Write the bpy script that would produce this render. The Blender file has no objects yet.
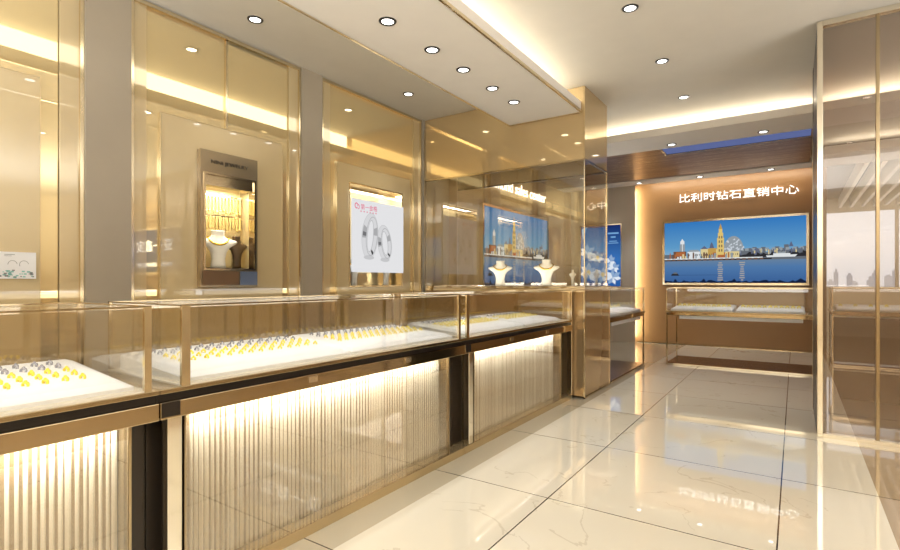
import bpy, bmesh, math, random
from mathutils import Vector, Matrix
random.seed(7)
SC = bpy.context.scene
COL = SC.collection
PI = math.pi

# ------------------------------------------------------------------ materials
def lin(c):
    c /= 255.0
    return c / 12.92 if c <= 0.04045 else ((c + 0.055) / 1.055) ** 2.4
def S(r, g, b): return (lin(r), lin(g), lin(b), 1.0)

def newmat(name):
    m = bpy.data.materials.new(name); m.use_nodes = True
    nt = m.node_tree; nt.nodes.clear()
    out = nt.nodes.new('ShaderNodeOutputMaterial')
    return m, nt, out

def pbr(name, col, rough=0.5, metal=0.0, spec=0.5, noise=0.0, nscale=6.0, coat=0.0, bump=0.0):
    m, nt, out = newmat(name)
    p = nt.nodes.new('ShaderNodeBsdfPrincipled')
    p.inputs['Base Color'].default_value = col
    p.inputs['Roughness'].default_value = rough
    p.inputs['Metallic'].default_value = metal
    p.inputs['Specular IOR Level'].default_value = spec
    p.inputs['Coat Weight'].default_value = coat
    p.inputs['Coat Roughness'].default_value = 0.015
    if coat > .5: p.inputs['Coat IOR'].default_value = 2.1
    tc = nt.nodes.new('ShaderNodeTexCoord')
    n = nt.nodes.new('ShaderNodeTexNoise'); n.inputs['Scale'].default_value = nscale
    n.inputs['Detail'].default_value = 5
    nt.links.new(tc.outputs['Object'], n.inputs['Vector'])
    mx = nt.nodes.new('ShaderNodeMix'); mx.data_type = 'RGBA'
    k = noise if noise else 0.04
    mx.inputs['A'].default_value = tuple(c * (1 - k) for c in col[:3]) + (1,)
    mx.inputs['B'].default_value = tuple(min(1, c * (1 + k)) for c in col[:3]) + (1,)
    nt.links.new(n.outputs['Fac'], mx.inputs['Factor'])
    nt.links.new(mx.outputs['Result'], p.inputs['Base Color'])
    if bump:
        b = nt.nodes.new('ShaderNodeBump'); b.inputs['Strength'].default_value = bump
        nt.links.new(n.outputs['Fac'], b.inputs['Height'])
        nt.links.new(b.outputs['Normal'], p.inputs['Normal'])
    nt.links.new(p.outputs[0], out.inputs[0])
    return m

def emis(name, col, strength=1.0):
    m, nt, out = newmat(name)
    e = nt.nodes.new('ShaderNodeEmission')
    e.inputs[0].default_value = col; e.inputs[1].default_value = strength
    nt.links.new(e.outputs[0], out.inputs[0])
    return m

def glass(name, tint, gloss=0.15, gcol=(1, 1, 1, 1), rough=0.0, gain=0.3):
    """clear or tinted architectural glass: see-through plus a mirror-like reflection that grows at grazing angles"""
    m, nt, out = newmat(name)
    t = nt.nodes.new('ShaderNodeBsdfTransparent'); t.inputs[0].default_value = tint
    g = nt.nodes.new('ShaderNodeBsdfGlossy'); g.inputs['Color'].default_value = gcol
    g.inputs['Roughness'].default_value = rough
    lw = nt.nodes.new('ShaderNodeLayerWeight'); lw.inputs[0].default_value = 0.25
    mr = nt.nodes.new('ShaderNodeMapRange')
    mr.inputs['From Min'].default_value = 0; mr.inputs['From Max'].default_value = 1
    mr.inputs['To Min'].default_value = gloss; mr.inputs['To Max'].default_value = min(0.9, gloss + gain)
    nt.links.new(lw.outputs['Fresnel'], mr.inputs['Value'])
    mx = nt.nodes.new('ShaderNodeMixShader')
    nt.links.new(mr.outputs[0], mx.inputs[0])
    nt.links.new(t.outputs[0], mx.inputs[1]); nt.links.new(g.outputs[0], mx.inputs[2])
    nt.links.new(mx.outputs[0], out.inputs[0])
    return m

def floor_mat():
    m, nt, out = newmat('polished_marble_tile')
    N, L = nt.nodes.new, nt.links.new
    tc = N('ShaderNodeTexCoord'); sx = N('ShaderNodeSeparateXYZ'); L(tc.outputs['Object'], sx.inputs[0])
    def mth(op, a, b=None):
        n = N('ShaderNodeMath'); n.operation = op
        for i, v in enumerate((a, b)):
            if v is None: continue
            if isinstance(v, (int, float)): n.inputs[i].default_value = v
            else: L(v, n.inputs[i])
        return n.outputs[0]
    def grout(val, off, pitch, w):
        t = mth('SUBTRACT', val, off); t = mth('DIVIDE', t, pitch); t = mth('ADD', t, 100.5); t = mth('FRACT', t)
        t = mth('SUBTRACT', t, 0.5); t = mth('ABSOLUTE', t)
        return mth('LESS_THAN', t, w / pitch)
    gx = grout(sx.outputs['X'], -1.042, 0.98, 0.0032); gy = grout(sx.outputs['Y'], 2.43, 0.967, 0.003)
    g = mth('MAXIMUM', gx, gy)
    n1 = N('ShaderNodeTexNoise'); n1.inputs['Scale'].default_value = 1.3; n1.inputs['Detail'].default_value = 8
    n1.inputs['Distortion'].default_value = 1.6; L(tc.outputs['Object'], n1.inputs['Vector'])
    v = mth('ABSOLUTE', mth('SUBTRACT', n1.outputs['Fac'], 0.5)); vein = mth('LESS_THAN', v, 0.006)
    n2 = N('ShaderNodeTexNoise'); n2.inputs['Scale'].default_value = 0.9; n2.inputs['Detail'].default_value = 4
    L(tc.outputs['Object'], n2.inputs['Vector'])
    n3 = N('ShaderNodeTexNoise'); n3.inputs['Scale'].default_value = 3.1; L(tc.outputs['Object'], n3.inputs['Vector'])
    vein = mth('MULTIPLY', vein, mth('MULTIPLY', mth('GREATER_THAN', n3.outputs['Fac'], 0.53), 0.35))
    def mix(a, b, f):
        x = N('ShaderNodeMix'); x.data_type = 'RGBA'
        for k, q in (('A', a), ('B', b)):
            if isinstance(q, tuple): x.inputs[k].default_value = q
            else: L(q, x.inputs[k])
        L(f, x.inputs['Factor']); return x.outputs['Result']
    base = mix(S(222, 211, 188), S(230, 220, 200), n2.outputs['Fac'])
    base = mix(base, S(178, 160, 130), vein)
    strip = mth('LESS_THAN', sx.outputs['X'], -1.575)              # greyer tone along the counters
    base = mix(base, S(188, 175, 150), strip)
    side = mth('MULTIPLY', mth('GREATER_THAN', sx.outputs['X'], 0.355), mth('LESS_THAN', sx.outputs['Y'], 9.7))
    base = mix(base, S(176, 152, 120), side)                        # browner tone on the right
    base = mix(base, S(60, 48, 36), g)
    p = N('ShaderNodeBsdfPrincipled'); L(base, p.inputs['Base Color'])
    p.inputs['Roughness'].default_value = 0.025; p.inputs['Specular IOR Level'].default_value = 0.8
    p.inputs['Coat Weight'].default_value = 0.35; p.inputs['Coat Roughness'].default_value = 0.02
    L(p.outputs[0], out.inputs[0])
    return m

def gradient_emis(name, axis, stops, strength=1.0):
    m, nt, out = newmat(name)
    tc = nt.nodes.new('ShaderNodeTexCoord'); sx = nt.nodes.new('ShaderNodeSeparateXYZ')
    nt.links.new(tc.outputs['Generated'], sx.inputs[0])
    cr = nt.nodes.new('ShaderNodeValToRGB')
    cr.color_ramp.elements[0].position = stops[0][0]; cr.color_ramp.elements[0].color = stops[0][1]
    cr.color_ramp.elements[1].position = stops[-1][0]; cr.color_ramp.elements[1].color = stops[-1][1]
    for p, c in stops[1:-1]:
        e = cr.color_ramp.elements.new(p); e.color = c
    nt.links.new(sx.outputs[axis], cr.inputs[0])
    e = nt.nodes.new('ShaderNodeEmission'); e.inputs[1].default_value = strength
    nt.links.new(cr.outputs[0], e.inputs[0]); nt.links.new(e.outputs[0], out.inputs[0])
    return m

M = dict(
    gold=pbr('polished_gold_metal', S(234, 220, 190), 0.13, 1.0),
    gold_dark=pbr('bronze_metal', S(178, 160, 128), 0.15, 1.0),
    gold_light=pbr('champagne_metal', S(238, 230, 212), 0.10, 1.0),
    mirror=pbr('gold_tinted_mirror', S(248, 228, 180), 0.02, 0.72, noise=0.01),
    panel=pbr('beige_lacquered_panel', S(208, 186, 142), 0.12, 0.0, 0.5, noise=0.03, coat=.8),
    border=pbr('beige_back_painted_glass', S(212, 190, 146), 0.08, 0.25, noise=0.03, coat=1.0),
    pillar=pbr('taupe_stone', S(166, 154, 136), 0.35, 0, noise=0.08, nscale=3),
    ceiling=pbr('warm_grey_ceiling_paint', S(216, 207, 190), 0.9),
    soffit=pbr('pale_soffit_paint', S(238, 231, 220), 0.85),
    cream=pbr('cream_paint', S(222, 208, 184), 0.7),
    brown=pbr('brown_wall_lacquer', S(160, 122, 82), 0.35, 0, noise=0.05),
    greywall=pbr('grey_glossy_stone', S(212, 202, 184), 0.18, 0.15, noise=0.06, nscale=2),
    bronzeceil=pbr('bronze_mirror_ceiling', S(150, 114, 84), 0.38, 0.35, noise=0.35, nscale=3.0),
    rail=pbr('bronze_mirror_rail', S(192, 174, 142), 0.07, 1.0),
    groove=pbr('dark_recess', S(36, 28, 22), 0.3, 0.2),
    dark=pbr('dark_brown_recess', S(54, 45, 36), 0.35, 0.1, noise=0.1),
    flute=pbr('cream_fluted_panel', S(206, 196, 174), 0.30, 0.05), flutedark=pbr('dark_flute_reflection', S(134, 112, 80), 0.25, 0.4),
    plinth=pbr('champagne_plinth', S(205, 182, 140), 0.15, 0.7),
    tray=pbr('white_leatherette', S(246, 246, 246), 0.5),
    deck=pbr('pale_case_deck', S(226, 216, 196), 0.4),
    ring=pbr('yellow_gold', (1.0, 0.78, 0.06, 1), 0.3, 0.1),
    silver=pbr('silver_metal', S(170, 170, 178), 0.25, 0.4),
    black=pbr('black_enamel', S(28, 24, 22), 0.3),
    brownmet=pbr('brown_lacquer', S(116, 78, 46), 0.25, 0.3),
    towerbronze=pbr('bronze_mirror_cladding', S(204, 174, 130), 0.05, 0.6),
    white=pbr('white_bust_leatherette', S(250, 243, 226), 0.5),
    darkbust=pbr('dark_bronze_bust', S(84, 66, 44), 0.35, 0.5),
    chain=pbr('necklace_gold', (0.83, 0.56, 0.08, 1), 0.25, 0.8),
    strip=pbr('pale_gold_strip', S(240, 214, 140), 0.25, 0.6),
    brownpanel=pbr('dark_brown_panel', S(118, 90, 64), 0.3, 0.2),
    glass=glass('clear_case_glass', (0.985, 0.98, 0.965, 1), 0.05),
    caseback=glass('case_rear_glass', (0.86, 0.80, 0.68, 1), 0.13, (1, .94, .82, 1)),
    partition=glass('partition_glass', (0.985, 0.97, 0.93, 1), 0.06, (1, .95, .85, 1)),
    headerp=pbr('bronze_header_panel', S(214, 188, 142), 0.05, 0.55, noise=0.02),
    header=glass('bronze_header_glass', (0.90, 0.82, 0.66, 1), 0.20, (1, .95, .82, 1)),
    tinted=glass('brown_tinted_glass', (0.84, 0.80, 0.765, 1), 0.07, (1, .92, .82, 1)),
    frontglass=glass('counter_front_glass', (0.93, 0.90, 0.84, 1), 0.16, (1, .94, .84, 1)),
    led=emis('warm_led', (1.0, 0.94, 0.76, 1), 3.0),
    ledwhite=emis('warm_white_led', (1.0, 0.93, 0.80, 1), 3.0),
    lamp=emis('downlight_lens', (1.0, 0.97, 0.92, 1), 6.0),
    letter=emis('white_sign_letter', (1.0, 0.95, 0.86, 1), 2.6),
    letter2=emis('white_shop_letter', (1.0, 1.0, 1.0, 1), 3.0),
    navy=pbr('navy_board', S(40, 52, 96), 0.4),
    poster=pbr('white_poster_paper', S(240, 240, 242), 0.6),
    pink=pbr('pink_print', S(226, 70, 110), 0.6),
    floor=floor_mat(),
)
M['cream2'] = pbr('golden_beige_wall', S(206, 176, 126), 0.3)
def streak_mat():
    m, nt, out = newmat('streaked_bronze_ceiling')
    tc = nt.nodes.new('ShaderNodeTexCoord'); mp = nt.nodes.new('ShaderNodeMapping'); mp.inputs['Scale'].default_value = (.55, 7.0, 1); mp.inputs['Rotation'].default_value = (0, 0, .09)
    n = nt.nodes.new('ShaderNodeTexNoise'); n.inputs['Scale'].default_value = 2.4; n.inputs['Detail'].default_value = 6; n.inputs['Distortion'].default_value = .6
    cr = nt.nodes.new('ShaderNodeValToRGB'); e = cr.color_ramp.elements
    e[0].position = .30; e[0].color = S(104, 76, 54); e[1].position = .75; e[1].color = S(150, 116, 84)
    for p, c in ((.53, S(136, 104, 76)), (.545, S(206, 180, 140)), (.56, S(132, 100, 72))): q = e.new(p); q.color = c  # streaks put the ceiling's wavy reflections into the colour
    p = nt.nodes.new('ShaderNodeBsdfPrincipled'); p.inputs['Roughness'].default_value = .32; p.inputs['Metallic'].default_value = .3
    nt.links.new(tc.outputs['Object'], mp.inputs[0]); nt.links.new(mp.outputs[0], n.inputs['Vector']); nt.links.new(n.outputs['Fac'], cr.inputs[0])
    nt.links.new(cr.outputs[0], p.inputs['Base Color']); nt.links.new(p.outputs[0], out.inputs[0])
    return m
M['bronzeceil'] = streak_mat()
M['posterlit'] = emis('backlit_white_poster', S(236, 236, 238), 0.92)
M['pinklit'] = emis('backlit_pink_print', S(228, 84, 124), 0.95)

# ------------------------------------------------------------------ mesh helpers
class MB:
    def __init__(s): s.bm = bmesh.new(); s.mats = []
    def mi(s, m):
        if m is None: return 0
        if m not in s.mats: s.mats.append(m)
        return s.mats.index(m)
    def box(s, x0, x1, y0, y1, z0, z1, m=None, bev=0.0):
        r = bmesh.ops.create_cube(s.bm, size=1)
        vs = r['verts']
        for v in vs:
            v.co = Vector(((x0 + x1) / 2 + v.co.x * (x1 - x0), (y0 + y1) / 2 + v.co.y * (y1 - y0), (z0 + z1) / 2 + v.co.z * (z1 - z0)))
        fs = set(f for v in vs for f in v.link_faces)
        if bev:
            es = list(set(e for f in fs for e in f.edges))
            rr = bmesh.ops.bevel(s.bm, geom=es, offset=bev, segments=2, affect='EDGES', profile=0.5)
            fs = set(rr['faces']) | set(f for f in fs if f.is_valid)
        k = s.mi(m)
        for f in fs: f.material_index = k
        return s
    def poly(s, pts, m=None):
        f = s.bm.faces.new([s.bm.verts.new(p) for p in pts]); f.material_index = s.mi(m); return s
    def loft(s, rings, m=None, cap=True):
        k = s.mi(m); rv = [[s.bm.verts.new(p) for p in r] for r in rings]; n = len(rv[0])
        for a, b in zip(rv, rv[1:]):
            for i in range(n):
                f = s.bm.faces.new((a[i], a[(i + 1) % n], b[(i + 1) % n], b[i])); f.material_index = k; f.smooth = True
        if cap:
            f = s.bm.faces.new(rv[0][::-1]); f.material_index = k
            f = s.bm.faces.new(rv[-1]); f.material_index = k
        return s
    def lathe(s, prof, n=24, m=None, c=(0, 0, 0), cap=True):
        return s.loft([[(c[0] + r * math.cos(2 * PI * i / n), c[1] + r * math.sin(2 * PI * i / n), c[2] + z) for i in range(n)] for r, z in prof], m, cap)
    def tube(s, pts, r, n=8, m=None, closed=False):
        pts = [Vector(p) for p in pts]; rings = []
        N = len(pts)
        for i, p in enumerate(pts):
            a = pts[(i - 1) % N] if closed else pts[max(0, i - 1)]
            b = pts[(i + 1) % N] if closed else pts[min(N - 1, i + 1)]
            t = (b - a).normalized()
            u = t.cross(Vector((0, 0, 1)))
            if u.length < 1e-3: u = t.cross(Vector((0, 1, 0)))
            u.normalize(); w = t.cross(u)
            rings.append([p + (u * math.cos(2 * PI * k / n) + w * math.sin(2 * PI * k / n)) * r for k in range(n)])
        if closed: rings.append(rings[0])
        return s.loft(rings, m, not closed)
    def build(s, name, mat=None, parent=None, smooth=False):
        if mat is not None and not s.mats: s.mats = [mat]
        bmesh.ops.recalc_face_normals(s.bm, faces=s.bm.faces[:])
        me = bpy.data.meshes.new(name); s.bm.to_mesh(me); s.bm.free()
        for m in s.mats: me.materials.append(m)
        o = bpy.data.objects.new(name, me); COL.objects.link(o)
        if parent: o.parent = parent
        return o

def box(name, x0, x1, y0, y1, z0, z1, mat, parent=None, bev=0.0):
    return MB().box(x0, x1, y0, y1, z0, z1, None, bev).build(name, mat, parent)
def tag(o, label, cat, group=None):
    o['label'] = label; o['category'] = cat
    if group: o['group'] = group
    return o
def thing(name, label, cat, loc=(0, 0, 0), rz=0.0, group=None):
    o = bpy.data.objects.new(name, None); COL.objects.link(o); o.empty_display_size = 0.1
    o.location = loc; o.rotation_euler = (0, 0, rz)
    return tag(o, label, cat, group)
def struct(o): o['kind'] = 'structure'; return o
def frame4(mb, x0, x1, y0, y1, z0, z1, hy0, hy1, hz0, hz1, m=None):
    """wall board (thickness in X) with a rectangular opening"""
    mb.box(x0, x1, y0, hy0, z0, z1, m); mb.box(x0, x1, hy1, y1, z0, z1, m)
    mb.box(x0, x1, hy0, hy1, z0, hz0, m); mb.box(x0, x1, hy0, hy1, hz1, z1, m)
    return mb
def text_mesh(body, size, depth=0.004, spacing=1.0, offset=0.0):
    cu = bpy.data.curves.new('lettering', 'FONT'); cu.body = body; cu.size = size; cu.extrude = depth
    cu.align_x = 'LEFT'; cu.space_character = spacing; cu.offset = offset
    o = bpy.data.objects.new('lettering', cu); COL.objects.link(o)
    dg = bpy.context.evaluated_depsgraph_get()
    me = bpy.data.meshes.new_from_object(o.evaluated_get(dg))
    bpy.data.objects.remove(o)
    return me
def lettering(name, body, mat, parent, origin, ux, uz, width=None, height=None, depth=0.006, mirror=False, bold=0.0):
    """flat lettering: ux = reading direction, uz = up, fitted to width x height, origin = lower left corner"""
    me = text_mesh(body, 1.0, 0.0, 1.0, bold)
    xs = [v.co.x for v in me.vertices]; ys = [v.co.y for v in me.vertices]
    x0, x1, y0, y1 = min(xs), max(xs), min(ys), max(ys)
    sx = width / (x1 - x0); sy = (height / (y1 - y0)) if height else sx
    ux = Vector(ux); uz = Vector(uz); un = ux.cross(uz)
    bm = bmesh.new(); bm.from_mesh(me)
    r = bmesh.ops.extrude_face_region(bm, geom=bm.faces[:])
    top = set(v for v in r['geom'] if isinstance(v, bmesh.types.BMVert))
    for v in bm.verts:
        x = (v.co.x - x0) * sx; y = (v.co.y - y0) * sy
        if mirror: x = width - x
        v.co = Vector(origin) + ux * x + uz * y + un * (depth if v in top else 0)
    bmesh.ops.recalc_face_normals(bm, faces=bm.faces[:])
    m2 = bpy.data.meshes.new(name); bm.to_mesh(m2); bm.free()
    m2.materials.clear(); m2.materials.append(mat)
    bpy.data.meshes.remove(me)
    o = bpy.data.objects.new(name, m2); COL.objects.link(o)
    if parent: o.parent = parent
    return o
def light_area(name, loc, rot, sx, sy, power, col=(.97, 1, 1.03), parent=None, spread=None):
    l = bpy.data.lights.new(name, 'AREA'); l.shape = 'RECTANGLE'; l.size = sx; l.size_y = sy
    l.energy = power; l.color = col
    if spread: l.spread = spread
    o = bpy.data.objects.new(name, l); COL.objects.link(o); o.location = loc; o.rotation_euler = rot
    if parent: o.parent = parent
    return o

ZC = 2.95            # main ceiling
XF = -1.74           # counter fronts
YT = 4.68            # front of the glass end showcase
ORD = ['first', 'second', 'third', 'fourth', 'fifth', 'sixth', 'seventh', 'eighth', 'ninth', 'tenth', 'eleventh', 'twelfth',
       'thirteenth', 'fourteenth', 'fifteenth', 'sixteenth', 'seventeenth', 'eighteenth', 'nineteenth', 'twentieth',
       'twenty-first', 'twenty-second', 'twenty-third', 'twenty-fourth', 'twenty-fifth', 'twenty-sixth']

# ------------------------------------------------------------------ room shell
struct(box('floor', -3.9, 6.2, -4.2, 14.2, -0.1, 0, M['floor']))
struct(box('ceiling', -3.9, 6.2, -4.2, 14.2, ZC, ZC + 0.1, M['ceiling']))
struct(box('wall_left', -3.9, -3.72, -4.2, 9.9, 0, ZC, M['panel']))
struct(box('wall_rear', -3.72, 6.1, -4.2, -4.1, 0, ZC, M['cream']))
struct(box('wall_right', 6.1, 6.2, -4.1, 14.2, 0, ZC, M['cream']))
struct(box('wall_back', -3.72, 0.40, 9.70, 9.9, 0, ZC, M['brown']))
wd = MB()
wd.loft([[(.160, 5.50, z), (.176, 5.50, z), (.262, 9.70, z), (.244, 9.70, z)] for z in (0, ZC)])
for f in wd.bm.faces: f.smooth = False
struct(wd.build('wall_divider', M['brown']))
# suspended soffit above the counters, with gold edge trims
so = struct(box('ceiling_soffit', -2.41, -1.67, -3.9, YT - 0.012, 2.70, 2.80, M['soffit']))
struct(box('trim_1', -2.425, -2.41, -3.9, YT - 0.012, 2.693, 2.715, M['gold']))
struct(box('trim_2', -1.67, -1.655, -3.9, YT - 0.012, 2.693, 2.715, M['gold']))
struct(box('trim_3', -2.41, -1.67, YT - 0.027, YT - 0.012, 2.693, 2.70, M['gold']))
# cross beam with cove in front of the back area
struct(box('ceiling_beam', -3.7, 6.05, 5.90, 6.52, 2.70, 2.78, M['soffit']))
struct(box('ceiling_bronze', -3.7, 0.17, 6.52, 8.83, 2.80, 2.86, M['bronzeceil']))
struct(box('ceiling_band', -3.7, 0.20, 8.83, 9.18, 2.785, 2.86, M['soffit']))
bl = thing('screen_reflection', 'long blue glowing panel imitating the wall screen reflection behind the cross beam', 'imitated reflection')  # glowing panel added to imitate the wall screen mirrored in the ceiling
box('reflection_panel', -1.40, .15, 6.58, 7.19, 2.788, 2.799, emis('blue_reflection_glow', S(92, 104, 152), 1.0), bl)
b = MB(); b.box(-1.43, .17, 7.19, 7.23, 2.780, 2.799); b.box(-1.43, -1.40, 6.58, 7.19, 2.780, 2.799); b.box(.15, .17, 6.58, 7.19, 2.780, 2.799); b.build('reflection_rim', M['gold_dark'], bl)
# grey stone wall left of the brown back wall
struct(box('wall_grey', -3.72, -2.40, 9.52, 9.55, 0, ZC, M['greywall']))
struct(box('baseboard_back', -2.40, 0.24, 9.685, 9.70, 0, 0.012, M['gold_dark']))

# ------------------------------------------------------------------ left wall bays
def bay(label, y0, y1, bw0, bw1, inner, hole, hz, seam=None):
    r = thing('wall_panel', label, 'wall panel', (-3.6, (y0 + y1) / 2, 0))
    r.location = (0, 0, 0)
    t = 0.022
    f = MB()
    f.box(-3.72, -3.528, y0, y0 + t, 0, ZC - .005); f.box(-3.72, -3.528, y1 - t, y1, 0, ZC - .005)
    f.box(-3.72, -3.528, y0 + t, y1 - t, ZC - 0.03, ZC - .005)
    f.build('panel_frame', M['gold'], r)
    a, b = y0 + t, y1 - t
    box('border_strip', -3.72, -3.546, a, bw0, 0, ZC - .03, M['border'], r)
    box('border_strip', -3.72, -3.546, bw1, b, 0, ZC - .03, M['border'], r)
    for (ya, yb) in ((bw0 + .003, bw1 - .003),):
        mm = MB()
        if hole: frame4(mm, -3.70, -3.562, ya, yb, 0, ZC - .03, hole[0], hole[1], hz[0], hz[1])
        else: mm.box(-3.70, -3.562, ya, yb, 0, ZC - .03)
        mm.build('mirror', M['mirror'], r)
    mm = MB()
    i0, i1, iz = inner
    if hole: frame4(mm, -3.560, -3.54, i0, i1, 0.0, iz, hole[0], hole[1], hz[0], hz[1])
    else: mm.box(-3.560, -3.54, i0, i1, 0.0, iz)
    mm.build('inner_panel', M['panel'], r)
    e = MB(); w = 0.0035
    e.box(-3.561, -3.536, i0 - w, i0, 0, iz + w); e.box(-3.561, -3.536, i1, i1 + w, 0, iz + w)
    e.box(-3.561, -3.536, i0, i1, iz, iz + w); e.build('edge_trim', M['border'], r)
    if seam: box('seam_strip', -3.562, -3.545, seam - .007, seam + .007, iz + w, ZC - .03, M['gold'], r)
    return r
bay('beige mirrored wall panel left of the first taupe pillar, with the small swan poster', -0.50, 1.305, -0.40, 1.185, (-0.31, 1.09, 2.255), None, None)
bay('beige mirrored wall panel holding the lit jewellery niche between two taupe pillars', 1.56, 2.925, 1.666, 2.811, (1.756, 2.735, 2.245), (2.028, 2.451), (1.186, 1.89), 2.238)
bay('beige mirrored wall panel with the wedding ring poster beside the glass showcase', 3.152, 4.64, 3.27, 4.52, (3.351, 4.44, 2.226), (3.503, 4.297), (1.055, 2.058))
struct(box('trim_4', -3.72, -3.515, 1.305, 1.56, 0, ZC, M['pillar']))
struct(box('trim_5', -3.72, -3.515, 2.925, 3.152, 0, ZC, M['pillar']))
struct(box('trim_6', -3.72, -3.515, 4.64, YT - 0.01, 0, ZC, M['pillar']))
struct(box('trim_7', -3.72, -3.515, -0.72, -0.50, 0, ZC, M['pillar']))

# small swan poster on the first bay
sp = thing('small_poster', 'small pale poster with a swan outline on the left wall panel', 'poster', (0, 0, 0))
sheet = box('poster_sheet', -3.536, -3.528, 0.80, 1.069, 1.118, 1.264, M['poster'], sp)
M['teal'] = pbr('teal_print', S(150, 206, 200), 0.6); M['greyp'] = pbr('grey_print', S(150, 150, 150), 0.6)
d = MB()
def ringpoly(mb, cy, cz, a, b, w, x, m, n=28, t0=0, t1=2 * PI, tilt=0.0):
    def P(th, k):
        yy = (a + k) * math.cos(th); zz = (b + k) * math.sin(th)
        return (x, cy + yy * math.cos(tilt) - zz * math.sin(tilt), cz + yy * math.sin(tilt) + zz * math.cos(tilt))
    for i in range(n):
        p, q = t0 + (t1 - t0) * i / n, t0 + (t1 - t0) * (i + 1) / n
        mb.poly([P(p, -w), P(p, w), P(q, w), P(q, -w)], m)
for k, cy in enumerate((0.965, 1.015)):
    ringpoly(d, cy, 1.195, .020, .022, .0012, -3.5275, M['greyp'], 16, 0.2, PI + .4 * k)
d.build('swan_print', None, sp); d = MB()
for i in range(60):
    y = random.uniform(.81, 1.06); z = random.uniform(1.125, 1.165); r = random.uniform(.003, .008)
    d.poly([(-3.5275, y - r, z - r * .6), (-3.5275, y + r, z - r * .6), (-3.5275, y + r, z + r * .6), (-3.5275, y - r, z + r * .6)], random.choice([M['teal'], M['greyp'], M['teal']]))
d.build('lake_print', None, sp)
cap = MB(); cap.box(-3.5279, -3.5272, .93, .975, 1.248, 1.251); cap.box(-3.5279, -3.5272, .93, .960, 1.241, 1.243); cap.build('poster_caption', M['greyp'], sp)

# ------------------------------------------------------------------ lit niche on the middle bay
M['taupemetal'] = pbr('taupe_mirror_metal', S(186, 168, 138), 0.12, 0.7)
nc = thing('jewellery_niche', 'lit wall niche framed in bronze with hanging gold strips above two busts', 'display niche')
f = MB(); frame4(f, -3.54, -3.495, 2.006, 2.469, 1.065, 2.05, 2.028, 2.451, 1.186, 1.89)
f.build('niche_frame', M['taupemetal'], nc)
f = MB(); g = .014
frame4(f, -3.56, -3.487, 2.028, 2.451, 1.186, 1.89, 2.028 + g, 2.451 - g, 1.186 + g, 1.89 - g)
f.build('window_trim', M['gold'], nc)
M['nicheback'] = pbr('niche_back_cream', S(236, 210, 150), 0.35)
box('niche_back', -3.712, -3.70, 2.028, 2.451, 1.186, 1.89, M['nicheback'], nc)
box('niche_shelf', -3.70, -3.49, 2.042, 2.437, 1.186, 1.203, M['dark'], nc)
box('niche_pelmet', -3.70, -3.50, 2.042, 2.437, 1.80, 1.875, M['gold'], nc)
box('niche_base_panel', -3.492, -3.484, 2.02, 2.30, 1.078, 1.18, M['brownpanel'], nc)
M['bluep'] = pbr('blue_grey_panel', S(108, 122, 150), 0.2, 0.3)
box('niche_base_panel', -3.492, -3.484, 2.315, 2.46, 1.078, 1.18, M['bluep'], nc)
lettering('niche_lettering', 'NINI JEWELRY', M['black'], nc, (-3.4945, 2.085, 1.952), (0, 1, 0), (0, 0, 1), .30, .034, .004)
light_area('niche_lamp', (-3.545, 2.24, 1.795), (0, .2, 0), .07, .36, 6, (1, .92, .72), nc)
b = MB()
for k in range(26): b.box(-3.512, -3.506, 2.05 + k * .0147, 2.059 + k * .0147, 1.79, 1.86, None)
b.build('pelmet_fringe', M['strip'], nc)
# hanging pale-gold strips (two rows)
stripm = None
for row, (z0, z1, rw) in enumerate(((1.63, 1.755, 'upper'), (1.50, 1.60, 'lower'))):
    box('hanging_rail', -3.665, -3.655, 2.045, 2.434, z1, z1 + .01, M['gold'], nc)
    n = 14
    for k in range(n):
        y = 2.06 + k * (2.42 - 2.06) / (n - 1)
        b = MB(); hh = z1 - z0 - 0.002 - .015 * ((k * 7) % 3) / 2
        b.box(-.004, .004, -.0075, .0075, -hh, 0, None, .002); b.box(-.006, .006, -.009, .009, -hh - .004, -hh + .01, None, .002)
        o = b.build('gold_chain', M['strip'])
        o.location = (-3.655, y, z1)
        tag(o, f'{ORD[k]} pale gold chain strip from the left in the {rw} row of the wall niche', 'gold chain', 'gold chain strips hanging in the wall niche')

def bust(name, label, mat, loc, rz, h, w=1.0, group=None, lean=0.0):
    """necklace bust facing local -Y"""
    prof = [(0, .30, .20, .02), (.10, .27, .19, .01), (.25, .25, .18, 0), (.42, .30, .18, -.01), (.55, .42, .17, -.02), (.64, .62, .17, -.01),
            (.70, .72, .17, 0.0), (.745, .66, .18, .02), (.785, .42, .19, .03), (.83, .27, .19, .035), (.90, .235, .19, .035), (.97, .25, .20, .03), (1.0, .255, .205, .03)]
    rings = []
    for z, a, b, o in prof:
        rings.append([(a * .5 * w * h * math.cos(t), (b * .5 * h * math.sin(t)) + o * h + lean * z * h, z * h) for t in [2 * PI * i / 28 for i in range(28)]])
    ob = MB().loft(rings).build(name, mat); ob.location = loc; ob.rotation_euler = (0, 0, rz)
    return tag(ob, label, 'necklace bust', group)
def necklace(label, loc, rz, h, r=.011, group=None, w=1.0):
    pts = []
    n = 36
    for i in range(n):
        t = 2 * PI * i / n
        front = max(0, -math.sin(t))
        a = .19 + .045 * front
        x = a * math.cos(t) * w; y = .035 + (.115 * math.sin(t)) - .012 * front
        z = .80 + .045 * math.sin(t) - .13 * front ** 2
        pts.append((x * h, y * h, z * h))
    ob = MB().tube(pts, r * h * 1.6, 6, None, True).build('gold_necklace', M['chain']); ob.location = loc; ob.rotation_euler = (0, 0, rz)
    return tag(ob, label, 'necklace', group)

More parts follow.
